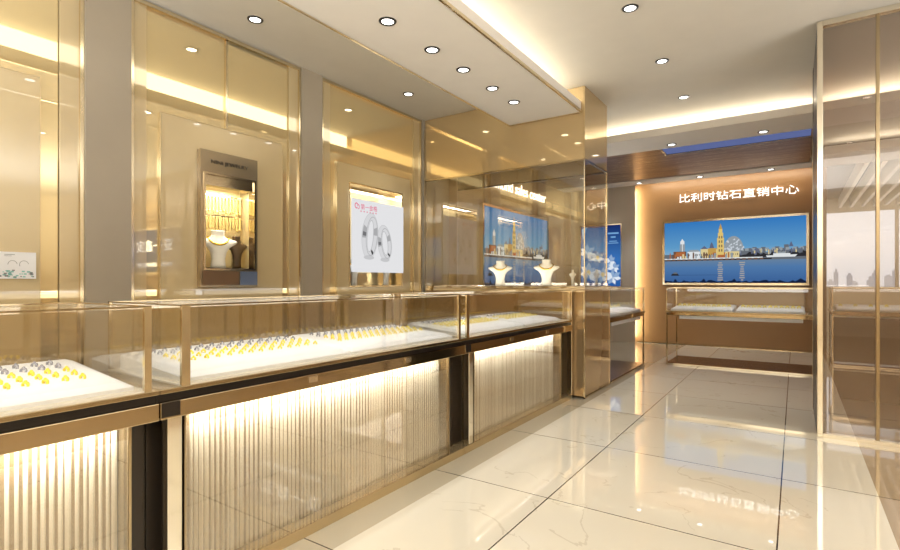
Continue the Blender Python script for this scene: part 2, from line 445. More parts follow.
bust('necklace_bust', 'cream necklace bust with a gold chain in the lit wall niche', M['white'], (-3.60, 2.205, 1.203), PI / 2 - .3, .285, 1.36)
necklace('thick gold chain on the cream bust in the wall niche', (-3.60, 2.205, 1.203), PI / 2 - .3, .285, .022, None, 1.3)
bust('necklace_bust', 'dark bronze necklace bust beside the cream one in the wall niche', M['darkbust'], (-3.625, 2.375, 1.203), PI / 2 - .1, .255, .95)

# ------------------------------------------------------------------ ring poster in its mirrored recess
rp = thing('recess_frame', 'mirrored recess with a gold rim behind the white wedding ring poster', 'recess')
box('recess_back', -3.712, -3.702, 3.503, 4.297, 1.055, 2.058, M['mirror'], rp)
f = MB(); g = .010
frame4(f, -3.70, -3.533, 3.503 - .004, 4.297 + .004, 1.051, 2.062, 3.503 + g, 4.297 - g, 1.055 + g, 2.058 - g); f.build('recess_rim', M['gold'], rp)
light_area('recess_fill', (-3.62, 3.9, 2.04), (0, 0, 0), .08, .7, 5, (1, .97, .9), rp)  # unseen fill added to brighten the busts under the poster
po = thing('ring_poster', 'backlit white poster of two silver wedding rings with pink lettering', 'poster')
box('poster_sheet', -3.532, -3.520, 3.528, 4.300, 1.197, 1.908, M['posterlit'], po)
G = [emis('poster_grey_%s' % n, S(v, v, v + 2), 0.92) for n, v in (('pale', 222), ('light', 205), ('mid', 178), ('dark', 120), ('deep', 60))]
X0 = -3.5192
d = MB()
def wring(cy, cz, a, b, off, h, tilt):
    ringpoly(d, cy, cz, a, b, h, X0, G[0], 40, 0, 2 * PI, tilt)
    ringpoly(d, cy + off, cz, a, b, .0035, X0 + .0004, G[2], 40, 0, 2 * PI, tilt)
    ringpoly(d, cy + off * .2, cz, a - h, b - h, .003, X0 + .0004, G[2], 40, 0, 2 * PI, tilt)
    ringpoly(d, cy, cz, a + h, b + h, .003, X0 + .0004, G[1], 40, 0, 2 * PI, tilt)
    ringpoly(d, cy, cz, a, b, h * .8, X0 + .0006, G[2], 8, 2.7, 3.3, tilt)
    ringpoly(d, cy, cz, a, b, h * .7, X0 + .0007, G[3], 5, 3.0, 3.2, tilt)
    ringpoly(d, cy, cz, a, b, h * .6, X0 + .0008, G[4], 3, 5.25, 5.45, tilt)
    ringpoly(d, cy, cz, a, b, h * .8, X0 + .0006, G[2], 8, .1, .5, tilt)
wring(3.775, 1.56, .080, .195, .026, .036, -.12)
d.build('ring_print', None, po); d = MB()
wring(3.995, 1.50, .075, .155, .024, .032, .16)
d.build('ring_print', None, po)
for (cy, cz, w_) in ((3.76, 1.345, .075), (4.0, 1.33, .07)):
    d = MB(); d.poly([(X0 + .0002, cy + w_ * math.cos(t), cz + .022 * math.sin(t)) for t in [2 * PI * i / 20 for i in range(20)]], G[1]); d.build('shadow_print', None, po)
lettering('pink_lettering', '第一金格', M['pinklit'], po, (X0, 3.645, 1.812), (0, 1, 0), (0, 0, 1), .235, .055, .0006)
d = MB()
ringpoly(d, 3.585, 1.842, .020, .024, .005, X0 + .0003, M['pinklit'], 16, .5, 5.4); ringpoly(d, 3.612, 1.833, .012, .020, .004, X0 + .0003, M['pinklit'], 14, -2, 3)
d.build('pink_emblem', None, po)
for k in range(6): box('caption_mark', X0 - .0002, X0 + .0004, 3.64 + k * .043, 3.655 + k * .043, 1.788, 1.799, M['pinklit'], po)
for k, y in enumerate((3.655, 4.13)):
    w = ('left', 'right')[k]
    bust('necklace_bust', f'cream bust below the {w} half of the ring poster', M['white'], (-3.62, y, 1.066), PI / 2, .27, .95)
    necklace(f'gold necklace on the bust below the {w} half of the ring poster', (-3.62, y, 1.066), PI / 2, .27, .020)

# ------------------------------------------------------------------ glass end showcase with bronze header
XS = -1.637
sc = thing('glass_showcase', 'tall glass showcase at the end of the counters under a bronze glass header', 'showcase')
y0, y1 = YT, 5.47
box('base_cabinet', -3.50, XS - .004, y0 + .004, y1 - .004, 0.02, 1.035, M['towerbronze'], sc)
b = MB(); p = .014
for (yy) in (y0, y1 - p):
    b.box(XS - p, XS, yy, yy + p, 0, 1.035)
b.box(XS - p, XS, y0, y1, 0, p); b.box(XS - p, XS, y0, y1, 1.02, 1.035)
b.build('cabinet_trim', M['gold'], sc)
b = MB(); b.box(-3.51, XS + .006, y0 - .012, y1 + .006, 1.035, 1.062, None, .003); b.box(-3.51, XS + .003, y0 - .018, y0 - .006, 1.005, 1.030); b.build('ledge', M['gold_light'], sc)
for k in range(8): box('ledge_clip', -3.2 + k * .19, -3.14 + k * .19, y0 - .022, y0 - .012, 1.040, 1.056, M['gold_dark'], sc)
yg = 5.375
for nm, q in (('front_pane', (-3.51, XS - .012, y0, y0 + .008)), ('side_pane', (XS - .008, XS, y0 + .010, yg - .012)), ('rear_pane', (-3.51, XS - .012, yg - .008, yg))):
    MB().box(*q, 1.062, 2.246).build(nm, M['partition'], sc)
w = .009
for (xx, yy) in ((XS - w, y0), (XS - w, yg - w), (-3.51, y0)): box('corner_strip', xx, xx + w, yy, yy + w, 1.062, 2.246, M['gold'], sc)
b = MB()
b.box(-3.51, XS, y0 - .002, y0 + .012, 2.246, 2.262); b.box(XS - .012, XS + .002, y0, yg, 2.246, 2.262); b.box(-3.51, XS, yg - .012, yg + .002, 2.246, 2.262)
b.build('top_rail', M['gold_dark'], sc)
for nm, q in (('header_front', (-3.51, XS - .012, y0, y0 + .010)), ('header_side', (XS - .010, XS, y0, yg - .012)), ('header_rear', (-3.51, XS - .012, yg - .010, yg))):
    MB().box(*q, 2.262, ZC - .004).build(nm, M['headerp'], sc)
light_area('showcase_fill', (-2.5, 4.82, 1.070), (PI - .35, 0, 0), 1.5, .12, 6, (1, 1, .97), sc)  # low fill added to brighten the showcase busts, no fixture
light_area('fill_up', (-2.75, 6.7, 1.0), (PI, 0, 0), .9, 1.6, 9, (1, 1, .97))  # unseen upward fill added for the area behind the showcase
for k, x in enumerate((-2.72, -2.17)):
    w = ('left', 'right')[k]
    bust('necklace_bust', f'{w} cream bust in the glass end showcase before the wall screen', M['white'], (x, 5.02, 1.062), .35, .275, 1.4)
    necklace(f'gold necklace on the {w} cream bust in the glass end showcase', (x, 5.02, 1.062), .35, .275, .020, None, 1.35)
for k, x in enumerate((-1.98, -1.84, -1.72)):
    bust('necklace_bust', f'{("left", "middle", "right")[k]} small pale bust of the trio by the showcase corner', M['white'], (x, 5.28, 1.062), .2, .17, .6, 'small pale busts in the showcase corner')

# ------------------------------------------------------------------ sales counters along the left
def counter(y0, y1, label, rec0, rec1, a, c, post):
    r = thing('display_counter', label, 'counter')
    box('cabinet_body', -2.30, -1.84, y0 + .002, y1 - .002, .045, .64, M['dark'], r)
    box('plinth', -2.28, XF - .006, y0 + .002, y1 - .002, 0, .045, M['plinth'], r)
    # fluted panel behind a clear front glass
    f = MB(); n = int((rec1 - rec0) / .021); pts = []; fr = random.Random(int(y0 * 100))
    for i in range(n):
        dd = fr.uniform(.12, .55)
        for (t, dx) in ((0, 0), (dd, 0.001), (dd + (1 - dd) * .25, .003), (dd + (1 - dd) * .6, .004), (dd + (1 - dd) * .9, .003)):
            pts.append((-1.828 + dx, rec0 + (rec1 - rec0) * (i + t) / n))
    pts.append((-1.828, rec1))
    lo = [f.bm.verts.new((x, y, .047)) for x, y in pts]; hi = [f.bm.verts.new((x, y, .633)) for x, y in pts]
    k0 = f.mi(M['flute']); k1 = f.mi(M['flutedark'])
    for i in range(len(pts) - 1):
        q = f.bm.faces.new((lo[i], lo[i + 1], hi[i + 1], hi[i])); q.material_index = k1 if i % 5 == 0 else k0  # darker stripes put the flutes' reflection contrast into the colour
    f.build('fluted_panel', None, r)
    box('front_glass', XF - .020, XF - .014, rec0, rec1, .046, .64, M['frontglass'], r)
    light_area('strip_lamp', (-1.768, (rec0 + rec1) / 2, .630), (0, .75, 0), .014, rec1 - rec0 - .04, 7 * (rec1 - rec0), (.95, 1, 1.08), r)
    b = MB(); b.box(XF - .05, XF - .008, post, post + .050, .046, .64, None, .003); b.build('post', M['gold_light'], r)
    box('fascia_edge', -1.84, XF - .010, rec0 - .008, rec0 - .001, .046, .639, M['gold_dark'], r); box('fascia_edge', -1.84, XF - .010, rec1 + .001, rec1 + .009, .046, .639, M['gold_dark'], r)
    # rail: lower mirror band, dark groove, upper lip
    box('lower_rail', -2.31, XF, y0 + .001, y1 - .001, .640, .698, M['rail'], r, .003)
    box('rail_groove', -2.30, XF - .022, y0 + .001, y1 - .001, .698, .726, M['groove'], r)
    box('upper_rail', -2.31, XF, y0 + .001, y1 - .001, .726, .742, M['gold_dark'], r, .002)
    for yy in (y0 + .62, y0 + 1.28): box('rail_plate', XF, XF + .004, yy, yy + .05, .664, .690, M['gold_light'], r)
    box('joint_block', XF, XF + .003, y0 + .004, y0 + .066, .648, .697, M['groove'], r)
    # glass case
    box('case_deck', -2.30, XF - .004, a, c, .742, .747, M['deck'], r)
    box('front_pane', XF - .010, XF - .005, a + .03, c - .022, .747, 1.012, M['glass'], r)
    box('top_pane', -2.30, XF - .004, a, c, 1.012, 1.019, M['glass'], r)
    box('end_pane', -2.285, XF - .012, a + .002, a + .007, .747, 1.012, M['glass'], r)
    box('end_pane', -2.285, XF - .012, c - .007, c - .002, .747, 1.012, M['glass'], r)
    box('rear_pane', -2.296, -2.290, a + .012, c - .012, .747, 1.012, M['caseback'], r)
    b = MB()
    b.box(XF - .014, XF - .001, a, a + .030, .742, 1.019); b.build('corner_post', M['gold'], r)
    b = MB(); b.box(XF - .014, XF - .001, c - .022, c, .742, 1.019); b.build('corner_post', M['gold'], r)
    for yy in (a, c - .011): box('rear_post', -2.302, -2.290, yy, yy + .011, .747, 1.019, M['gold_dark'], r)
    b = MB()
    b.box(XF - .011, XF - .002, a, c, 1.017, 1.0225); b.box(-2.302, -2.294, a, c, 1.017, 1.022)
    b.box(-2.30, XF - .004, a, a + .006, 1.017, 1.022); b.box(-2.30, XF - .004, c - .006, c, 1.017, 1.022)
    b.build('top_edge', M['gold_dark'], r)
    light_area('case_lamp', (XF - .075, (a + c) / 2, .992), (0, 1.05, 0), .07, c - a - .1, 1.5, (.97, 1, 1.03), r)
    return r
counter(-1.00, .86, 'nearest sales counter at the left edge, fluted cream front and ring tray', -.80, .768, -.95, .834, -.87)
counter(.86, 2.745, 'long middle sales counter with fluted front and two white ring trays', .955, 2.572, .933, 2.694, .888)
counter(2.745, 4.62, 'far sales counter with fluted front, next to the bronze showcase', 2.872, 4.374, 2.766, 4.594, 2.805)
cj = thing('counter_end_post', 'narrow champagne metal post between the far sales counter and the bronze showcase', 'post')
b = MB(); b.box(XF - .05, XF - .004, 4.624, 4.640, 0, 1.02, None, .002); b.build('post', M['gold_light'], cj)
b = MB(); b.box(XF - .05, XF - .008, 4.644, 4.660, 0, 1.02, None, .002); b.build('post', M['gold_dark'], cj)

# trays and rings
def tray(y0, y1, label, xf=-1.785, xb=-2.27, z=.747, zf=.776, zb=.812):
    b = MB(); i = .028
    b.loft([[(xf, y0, z), (xf, y1, z), (xb, y1, z), (xb, y0, z)],
            [(xf, y0, z + .012), (xf, y1, z + .012), (xb, y1, zb - .01), (xb, y0, zb - .01)],
            [(xf - i, y0 + i, zf), (xf - i, y1 - i, zf), (xb + .01, y1 - i, zb), (xb + .01, y0 + i, zb)]])
    for f in b.bm.faces: f.smooth = False
    o = b.build('jewellery_tray', M['tray'])
    o.location = (0, 0, 0)
    return tag(o, label, 'tray', 'white ring trays in the glass cases')
def ring_mesh(name, mat):
    b = MB(); R, n, k = .0072, 14, 6; rings = []
    for i in range(n + 1):
        t = 2 * PI * i / n
        c = Vector((R * math.cos(t), 0, R * math.sin(t)))
        top = .6 + .4 * max(0, math.sin(t))
        rings.append([c + Vector((math.cos(t) * .0032 * math.cos(u), .0062 * top * math.sin(u), math.sin(t) * .0032 * math.cos(u))) for u in [2 * PI * j / k for j in range(k)]])
    b.loft(rings, None, False)
    b.lathe([(.001, -.002), (.004, .0005), (.0035, .003), (.001, .004)], 8, None, (0, 0, R + .002))
    bmesh.ops.translate(b.bm, verts=b.bm.verts[:], vec=(0, 0, .004))
    me_o = b.build(name, mat); return me_o
ring_src = {'gold': ring_mesh('gold_ring', M['ring']), 'silver': ring_mesh('silver_ring', M['silver'])}
ring_used = {'gold': False, 'silver': False}
rng = random.Random(3)
ROWN = ['front row', 'second row', 'third row', 'fourth row', 'back row']
def put_ring(kind, loc, rz, label, group, rx=0.0, sc=1.0):
    if not ring_used[kind]: o = ring_src[kind]; ring_used[kind] = True
    else:
        o = ring_src[kind].copy(); COL.objects.link(o)
    o.location = loc; o.rotation_euler = (0, rx, rz); o.scale = (sc, sc, sc)
    tag(o, label, 'ring', group)
def fill(y0, pitch, n, rows, where, group, xr0=-2.03, dx=.048, sil=3, skew=0.0, zf=.776, zb=.812, sc=1.1):
    for r in range(rows):
        for c in range(n):
            x = xr0 - dx * r; y = y0 + pitch * c + skew * r + rng.uniform(-.003, .003)
            z = zf + (zb - zf) * ((-1.813 - x) / (2.26 - 1.813))
            kind = 'gold' if r < sil else 'silver'
            put_ring(kind, (x, y, z - .0012), .5 + rng.uniform(-.2, .2), f'{ORD[c]} {kind} ring in the {ROWN[r if rows == 5 or r < rows - 1 else 4]} {where}', group, 0, sc)
tray(-.22, .80, 'white sloped ring tray in the nearest counter at the left edge')
tray(.965, 1.775, 'white sloped ring tray at the near end of the middle counter', zf=.776, zb=.812)
tray(1.79, 2.665, 'white sloped ring tray at the far end of the middle counter')
tray(2.82, 3.68, 'white sloped ring tray at the near end of the far counter')
tray(3.70, 4.45, 'white sloped ring tray at the far end of the far counter')
fill(.416, .048, 7, 5, 'on the tray at the left edge', 'rings on the nearest tray', -1.925, .066, 3, sc=1.15)
fill(1.06, .0515, 14, 5, 'on the middle counter near tray', 'rings on the middle counter near tray', -1.985, .055, 3)
fill(1.90, .050, 15, 5, 'on the middle counter far tray', 'rings on the middle counter far tray', -1.985, .055, 3)
fill(2.91, .050, 15, 5, 'on the far counter near tray', 'rings on the far counter near tray', -1.985, .055, 3)
fill(3.78, .058, 11, 4, 'on the far counter far tray', 'rings on the far counter far tray', -1.99, .06, 3)

# ------------------------------------------------------------------ open glass display tables
def table(label, loc, rz, Ln, D, panel=False):
    r = thing('display_table', label, 'display table', loc, rz)
    s = .018
    for (x, y) in ((0, 0), (Ln - s, 0), (0, D - s), (Ln - s, D - s)): box('leg', x, x + s, y, y + s, 0, .66, M['gold'], r, .002)
    box('base_plate', s, Ln - s, .0, D, 0.004, .036, M['brownmet'], r); box('base_trim', s, Ln - s, -.008, 0, .002, .022, M['gold_light'], r)
    b = MB(); b.box(0, Ln, 0, D, .66, .70, None, .002); b.build('apron', M['rail'], r)
    box('apron_band', .16, Ln - .12, .02, .03, .615, .66, M['tray'], r)
    box('top_deck', -.012, Ln + .012, -.012, D + .012, .70, .718, M['gold_dark'], r)
    box('front_pane', .012, Ln - .012, .002, .007, .718, 1.012, M['glass'], r)
    box('rear_pane', .012, Ln - .012, D - .007, D - .002, .718, 1.012, M['glass'], r)
    box('end_pane', .002, .007, .012, D - .012, .718, 1.012, M['glass'], r)
    box('end_pane', Ln - .007, Ln - .002, .012, D - .012, .718, 1.012, M['glass'], r)
    box('top_pane', 0, Ln, 0, D, 1.012, 1.018, M['glass'], r)
    b = MB(); e = .011
    for (x, y) in ((0, 0), (Ln - e, 0), (0, D - e), (Ln - e, D - e)): b.box(x, x + e, y, y + e, .718, 1.022)
    b.box(0, Ln, 0, e, 1.014, 1.025); b.box(0, Ln, D - e, D, 1.014, 1.025); b.box(0, e, 0, D, 1.014, 1.025); b.box(Ln - e, Ln, 0, D, 1.014, 1.025)
    b.build('case_frame', M['gold'], r)
    if panel: box('front_panel', s, Ln - s, .01, .03, .06, .64, M['brownpanel'], r)
    light_area('case_lamp', (Ln / 2, .09, .985), (1.0, 0, 0), Ln - .1, .07, 1.6, (.97, 1, 1.03), r)
    return Matrix.Translation(loc) @ Matrix.Rotation(rz, 4, 'Z')
def table_tray(mt, Ln, D, x0, x1, label, n, where, group):
    b = MB(); i = .02; z = .718
    b.loft([[(x0, .03, z), (x1, .03, z), (x1, D - .05, z), (x0, D - .05, z)], [(x0, .03, z + .02), (x1, .03, z + .02), (x1, D - .05, z + .06), (x0, D - .05, z + .06)],
            [(x0 + i, .03 + i, z + .036), (x1 - i, .03 + i, z + .036), (x1 - i, D - .06, z + .072), (x0 + i, D - .06, z + .072)]])
    for f in b.bm.faces: f.smooth = False
    o = b.build('jewellery_tray', M['tray']); o.matrix_world = mt
    tag(o, label, 'tray', 'white ring trays in the glass cases')
    for c in range(n):
        x = x0 + .06 + (x1 - x0 - .12) * c / max(1, n - 1)
        y = D * .5; zz = z + .036 + .036 * ((y - .05) / (D - .11))
        q = mt @ Vector((x, y, zz - .002))
        put_ring('gold', q, .4, f'{ORD[c]} gold ring from the left {where}', group, 0, 2.2)
mt = table('glass display table with gold legs standing below the back wall screen', (-1.43, 7.28, 0), 0, 1.63, .70)
table_tray(mt, 1.58, .70, .05, .77, 'white tray at the left end of the back display table', 11, 'on the left tray of the back table', 'rings on the back display table')
table_tray(mt, 1.58, .70, .81, 1.53, 'white tray at the right end of the back display table', 11, 'on the right tray of the back table', 'rings on the back display table')
mt = table('glass display table with gold legs behind the bronze showcase base', (XS - .01, 5.49, 0), PI / 2, 1.52, .60)
table_tray(mt, 1.52, .60, .05, 1.45, 'white tray in the display table behind the bronze showcase', 8, 'on the tray behind the bronze showcase', 'rings on the side display table')
mt = table('brown fronted display table seen through the tinted glass partition', (.40, 8.36, 0), 0, 1.5, .70, True)
table_tray(mt, 1.5, .70, .05, 1.45, 'white tray in the brown table beyond the tinted partition', 9, 'on the tray beyond the tinted partition', 'rings beyond the tinted partition')

# ------------------------------------------------------------------ wall screens
IMG = dict(sky=gradient_emis('screen_sky', 2, [(0, S(150, 186, 208)), (.35, S(96, 156, 202)), (1, S(52, 122, 192))], .95),
           water=gradient_emis('screen_water', 2, [(0, S(58, 96, 152)), (.7, S(80, 122, 172)), (1, S(104, 132, 162))], .95))
for n, c in dict(white=(226, 230, 232), grey=(150, 158, 164), cream=(222, 204, 150), tower=(226, 196, 116), gold=(196, 156, 82), orange=(178, 106, 62), brown=(112, 84, 70), dark=(46, 46, 50),
                 dusk=(104, 110, 118), streak=(168, 164, 160), bush=(24, 34, 60), slate=(96, 104, 130), window=(110, 96, 80), lacy=(206, 214, 222)).items():
    IMG[n] = emis('screen_' + n, S(*c), .95)
def screen(label, loc, rz, W=2.09, H=1.11):
    r = thing('wall_screen', label, 'screen', loc, rz)
    t = .035
    b = MB()
    b.box(0, t, -.06, 0, 0, H); b.box(W - t, W, -.06, 0, 0, H); b.box(t, W - t, -.06, 0, 0, t); b.box(t, W - t, -.06, 0, H - t, H)
    b.build('screen_frame', M['gold'], r)
    w, h = W - 2 * t, H - 2 * t
    d = MB(); d.box(t, W - t, -.040, -.005, t + h * .36, H - t); d.build('sky_picture', IMG['sky'], r)
    d = MB(); d.box(t, W - t, -.040, -.005, t, t + h * .36); d.build('water_picture', IMG['water'], r)
    d = MB(); lay = [0]
    def P(pts, m):
        lay[0] += 1; yy = -.0405 - lay[0] * .00004
        d.poly([(t + w * a, yy, t + h * c) for a, c in pts], IMG[m])
    def B(a, c, e, f, m): P([(a, c), (e, c), (e, f), (a, f)], m)
    rr = random.Random(5)
    B(0, .36, 1, .40, 'dusk')
    # dark bank and far roofs on the right
    pts = [(.56, .40)]
    x = .56
    while x < 1.0:
        hgt = rr.uniform(.47, .56) + (.03 if x > .85 else 0)
        pts += [(x, hgt), (min(1, x + .03), hgt)]; x += .03
    pts.append((1, .40)); P(pts, 'dusk')
    pts = [(.55, .40)]
    for i in range(24): pts.append((.55 + .45 * i / 23, rr.uniform(.43, .49)))
    pts.append((1, .40)); P(pts, 'dark')
    for k in range(9): B(.60 + k * .045, .50, .625 + k * .045, .54, 'grey')
    P([(.89, .55), (.905, .63), (.92, .55)], 'slate')
    # filigree wheel
    P([(.52 + .072 * math.cos(a), .50 + .24 * math.sin(a)) for a in [PI * i / 20 for i in range(21)]], 'grey')
    for k in range(30):
        a = rr.uniform(.1, PI - .1); q = rr.uniform(.3, 1)
        cx, cy = .52 + .07 * q * math.cos(a), .50 + .235 * q * math.sin(a)
        P([(cx - .009, cy - .008), (cx + .009, cy - .012), (cx + .006, cy + .018)], 'lacy')
    # buildings
    B(.0, .40, .10, .47, 'dusk'); B(.07, .40, .17, .52, 'brown'); B(.09, .44, .16, .51, 'orange')
    B(.12, .52, .16, .64, 'grey'); B(.124, .64, .156, .69, 'white'); P([(.128, .69), (.14, .73), (.152, .69)], 'white'); B(.137, .52, .143, .69, 'white')
    B(.18, .40, .275, .51, 'white'); P([(.18, .51), (.2, .54), (.26, .54), (.275, .51)], 'grey')
    B(.28, .40, .335, .55, 'cream'); P([(.28, .55), (.3075, .60), (.335, .55)], 'slate')
    B(.335, .40, .40, .56, 'gold'); P([(.345, .56), (.352, .62), (.362, .66), (.372, .62), (.38, .56)], 'slate')
    B(.37, .40, .46, .49, 'orange'); B(.46, .40, .56, .50, 'cream'); B(.395, .40, .405, .54, 'cream')
    B(.402, .45, .452, .72, 'tower'); B(.408, .72, .446, .80, 'tower'); B(.414, .80, .44, .86, 'tower'); P([(.414, .86), (.427, .95), (.44, .86)], 'gold')
    for k in range(4): B(.414, .50 + k * .07, .422, .54 + k * .07, 'window'); B(.432, .50 + k * .07, .44, .54 + k * .07, 'window')
    for k in range(24):
        x = .19 + .37 * k / 24
        if .395 < x < .455: continue
        B(x, .44, x + .006, .47, 'window')
    B(0, .385, .72, .405, 'white'); B(0, .365, .78, .385, 'dark')
    for k in range(18): B(.02 + k * .04, .365, .045 + k * .04, .39, 'brown')
    for k in range(26):
        x = .02 + .52 * k / 26
        if .39 < x < .46: continue
        hh = rr.uniform(.43, .50); B(x, .40, x + rr.uniform(.008, .016), hh, rr.choice(['cream', 'white', 'grey', 'brown', 'dusk', 'orange']))
    for k in range(40):
        x = rr.uniform(.56, .98); B(x, rr.uniform(.43, .49), x + .008, rr.uniform(.50, .53), rr.choice(['grey', 'dusk', 'slate', 'cream']))
    # white ship
    P([(.75, .395), (.93, .395), (.945, .43), (.74, .42)], 'white'); B(.79, .42, .90, .45, 'white'); B(.82, .45, .87, .475, 'grey')
    # light on the water, boat, dark reeds
    for c0 in (.425, .58):
        for k in range(9): ww = rr.uniform(.008, .022); z0 = .04 + k * .034; B(c0 - ww, z0, c0 + ww, z0 + .018, 'streak')
    P([(.05, .12), (.115, .12), (.105, .155), (.06, .155)], 'dark'); B(.07, .15, .10, .175, 'dusk')
    B(.11, .128, .45, .131, 'bush')
    pts = [(0, 0)]
    for i in range(60): pts.append((i / 59, rr.uniform(.015, .05) + (.03 if i % 13 == 5 else 0)))
    pts.append((1, 0)); P(pts, 'bush')
    d.build('skyline_picture', None, r)
    return r
screen('wide wall screen on the brown back wall showing a riverside city with cathedral tower', (-1.955, 9.698, 1.048), 0, 2.135, 1.125)
struct(box('wall_left_rear', -3.72, -3.60, 5.475, 9.51, 0, ZC, M['cream2']))
screen('wide wall screen seen through the glass end showcase, showing a riverside city', (-3.598, 6.04, 1.02), PI / 2, 2.24, 1.17)
sg = thing('wall_sign', 'glowing white Chinese sign letters above the back wall screen', 'sign')
lettering('sign_letters', '比利时钻石直销中心', M['letter'], sg, (-1.678, 9.668, 2.488), (1, 0, 0), (0, 0, 1), 1.728, .145, .012, False, -.008)
box('sign_rail', -1.67, .04, 9.672, 9.699, 2.555, 2.562, M['brown'], sg)
sg = thing('wall_sign', 'glowing white English sign letters above the screen beyond the showcase', 'sign')
lettering('sign_letters', 'Diamond sales center', M['letter'], sg, (-3.575, 6.12, 2.46), (0, 1, 0), (0, 0, 1), 2.10, .16, .012)
box('sign_rail', -3.60, -3.575, 6.13, 8.2, 2.525, 2.532, M['brown'], sg)

# blue flower poster on the grey wall
bp = thing('flower_poster', 'blue poster of white gem flowers on the grey wall behind the showcase', 'poster')
f = MB(); f.box(-3.42, -2.63, 9.50, 9.548, 1.00, 1.02); f.box(-3.42, -2.63, 9.50, 9.548, 2.155, 2.175); f.box(-3.42, -3.40, 9.50, 9.548, 1.02, 2.155); f.box(-2.65, -2.63, 9.50, 9.548, 1.02, 2.155)
f.build('poster_frame', M['gold'], bp)
IMG['blue'] = gradient_emis('poster_blue', 2, [(0, S(44, 96, 168)), (.45, S(60, 118, 190)), (1, S(26, 44, 104))], .9)
IMG['petal'] = emis('poster_petal', S(226, 234, 244), .95); IMG['petalshade'] = emis('poster_petal_shade', S(150, 178, 214), .9); IMG['yolk'] = emis('poster_yellow', S(236, 208, 120), .95); IMG['pale'] = emis('poster_pale_blue', S(120, 170, 220), .9)
box('poster_sheet', -3.40, -2.65, 9.515, 9.54, 1.02, 2.155, IMG['blue'], bp)
d = MB(); lay = 0
rr = random.Random(11)
def flower(cx, cz, s, centre=True):
    global lay
    for k in range(7):
        a = PI / 2 + k * 2 * PI / 7 + rr.uniform(-.15, .15); q = s * rr.uniform(.75, 1.1); lay += 1; y = 9.5145 - lay * .00005
        ux, uz = math.cos(a), math.sin(a)
        d.poly([(cx, y, cz), (cx + ux * q * .55 - uz * q * .26, y, cz + uz * q * .55 + ux * q * .26), (cx + ux * q, y, cz + uz * q), (cx + ux * q * .55 + uz * q * .26, y, cz + uz * q * .55 - ux * q * .26)], IMG['petal' if k % 3 else 'petalshade'])
    if centre:
        lay += 1; y = 9.5145 - lay * .00005
        d.poly([(cx + s * .2 * math.cos(t), y, cz + s * .26 * math.sin(t)) for t in [2 * PI * i / 12 for i in range(12)]], IMG['yolk'])
d.poly([(-3.39, 9.5146, 2.10), (-3.33, 9.5146, 2.14), (-3.28, 9.5146, 2.14), (-3.36, 9.5146, 1.9)], IMG['pale'])
flower(-3.28, 1.66, .17, False); flower(-3.08, 1.56, .15); flower(-3.25, 1.28, .19); flower(-2.98, 1.24, .18); flower(-2.84, 1.48, .14, False); flower(-2.80, 1.18, .16, False); flower(-2.77, 1.36, .12, False)
d.build('flower_print', None, bp); d = MB()
for k, (w, z) in enumerate(((.20, 2.0), (.09, 1.93), (.14, 1.86), (.19, 1.825))): d.box(-2.82 - w / 2 + .03, -2.82 + w / 2 + .03, 9.5138, 9.5145, z - .012, z + (.018 if k < 2 else .004), IMG['pale'])
d.build('caption_print', None, bp)

# ------------------------------------------------------------------ tinted glass partition on the right
gp = thing('glass_partition', 'floor to ceiling brown tinted glass partition with gold frames on the right', 'partition')
YP = 4.46
box('end_post', .130, .164, YP, YP + .05, 0, ZC - .003, M['gold_light'], gp, .003)
xs = [.463, 1.16, 1.86, 2.56, 3.26]
for x in xs: box('mullion', x - .010, x + .010, YP + .004, YP + .05, .03, ZC - .04, M['gold_dark'], gp, .002)
prev = .164
for x in xs:
    box('pane', prev + .001, x - .011, YP + .022, YP + .028, .031, ZC - .041, M['tinted'], gp); prev = x + .010
box('top_channel', .164, 3.27, YP, YP + .05, ZC - .04, ZC - .003, M['gold_light'], gp)
box('bottom_channel', .164, 3.27, YP, YP + .05, 0, .03, M['gold_light'], gp)
box('end_panel', .131, .150, YP + .052, 5.40, 0, ZC - .003, M['groove'], gp)
box('end_strip', .129, .150, 5.40, 5.46, 0, ZC - .003, M['groove'], gp); box('end_edge', .127, .152, 5.46, 5.475, 0, ZC - .003, M['gold'], gp)

# shop sign facing the counters, read in the mirrors of the left wall
ss = thing('shop_sign', 'navy shop sign with white lettering mirrored in the left wall panels', 'sign')
box('sign_board', 1.15, 3.20, 4.41, 4.45, 1.27, 2.0, M['navy'], ss)
b = MB(); b.box(1.13, 3.22, 4.40, 4.455, 2.0, 2.03); b.box(1.13, 3.22, 4.40, 4.455, 1.225, 1.27); b.build('sign_rim', M['gold_light'], ss)
lettering('sign_letters', '定鑫一亚', M['letter2'], ss, (1.436, 4.409, 1.625), (1, 0, 0), (0, 0, 1), 1.20, .20, .006, True)
lettering('sign_letters', 'YE JEWEL ITAT', M['letter2'], ss, (1.42, 4.409, 1.345), (1, 0, 0), (0, 0, 1), 1.20, .085, .006, True)

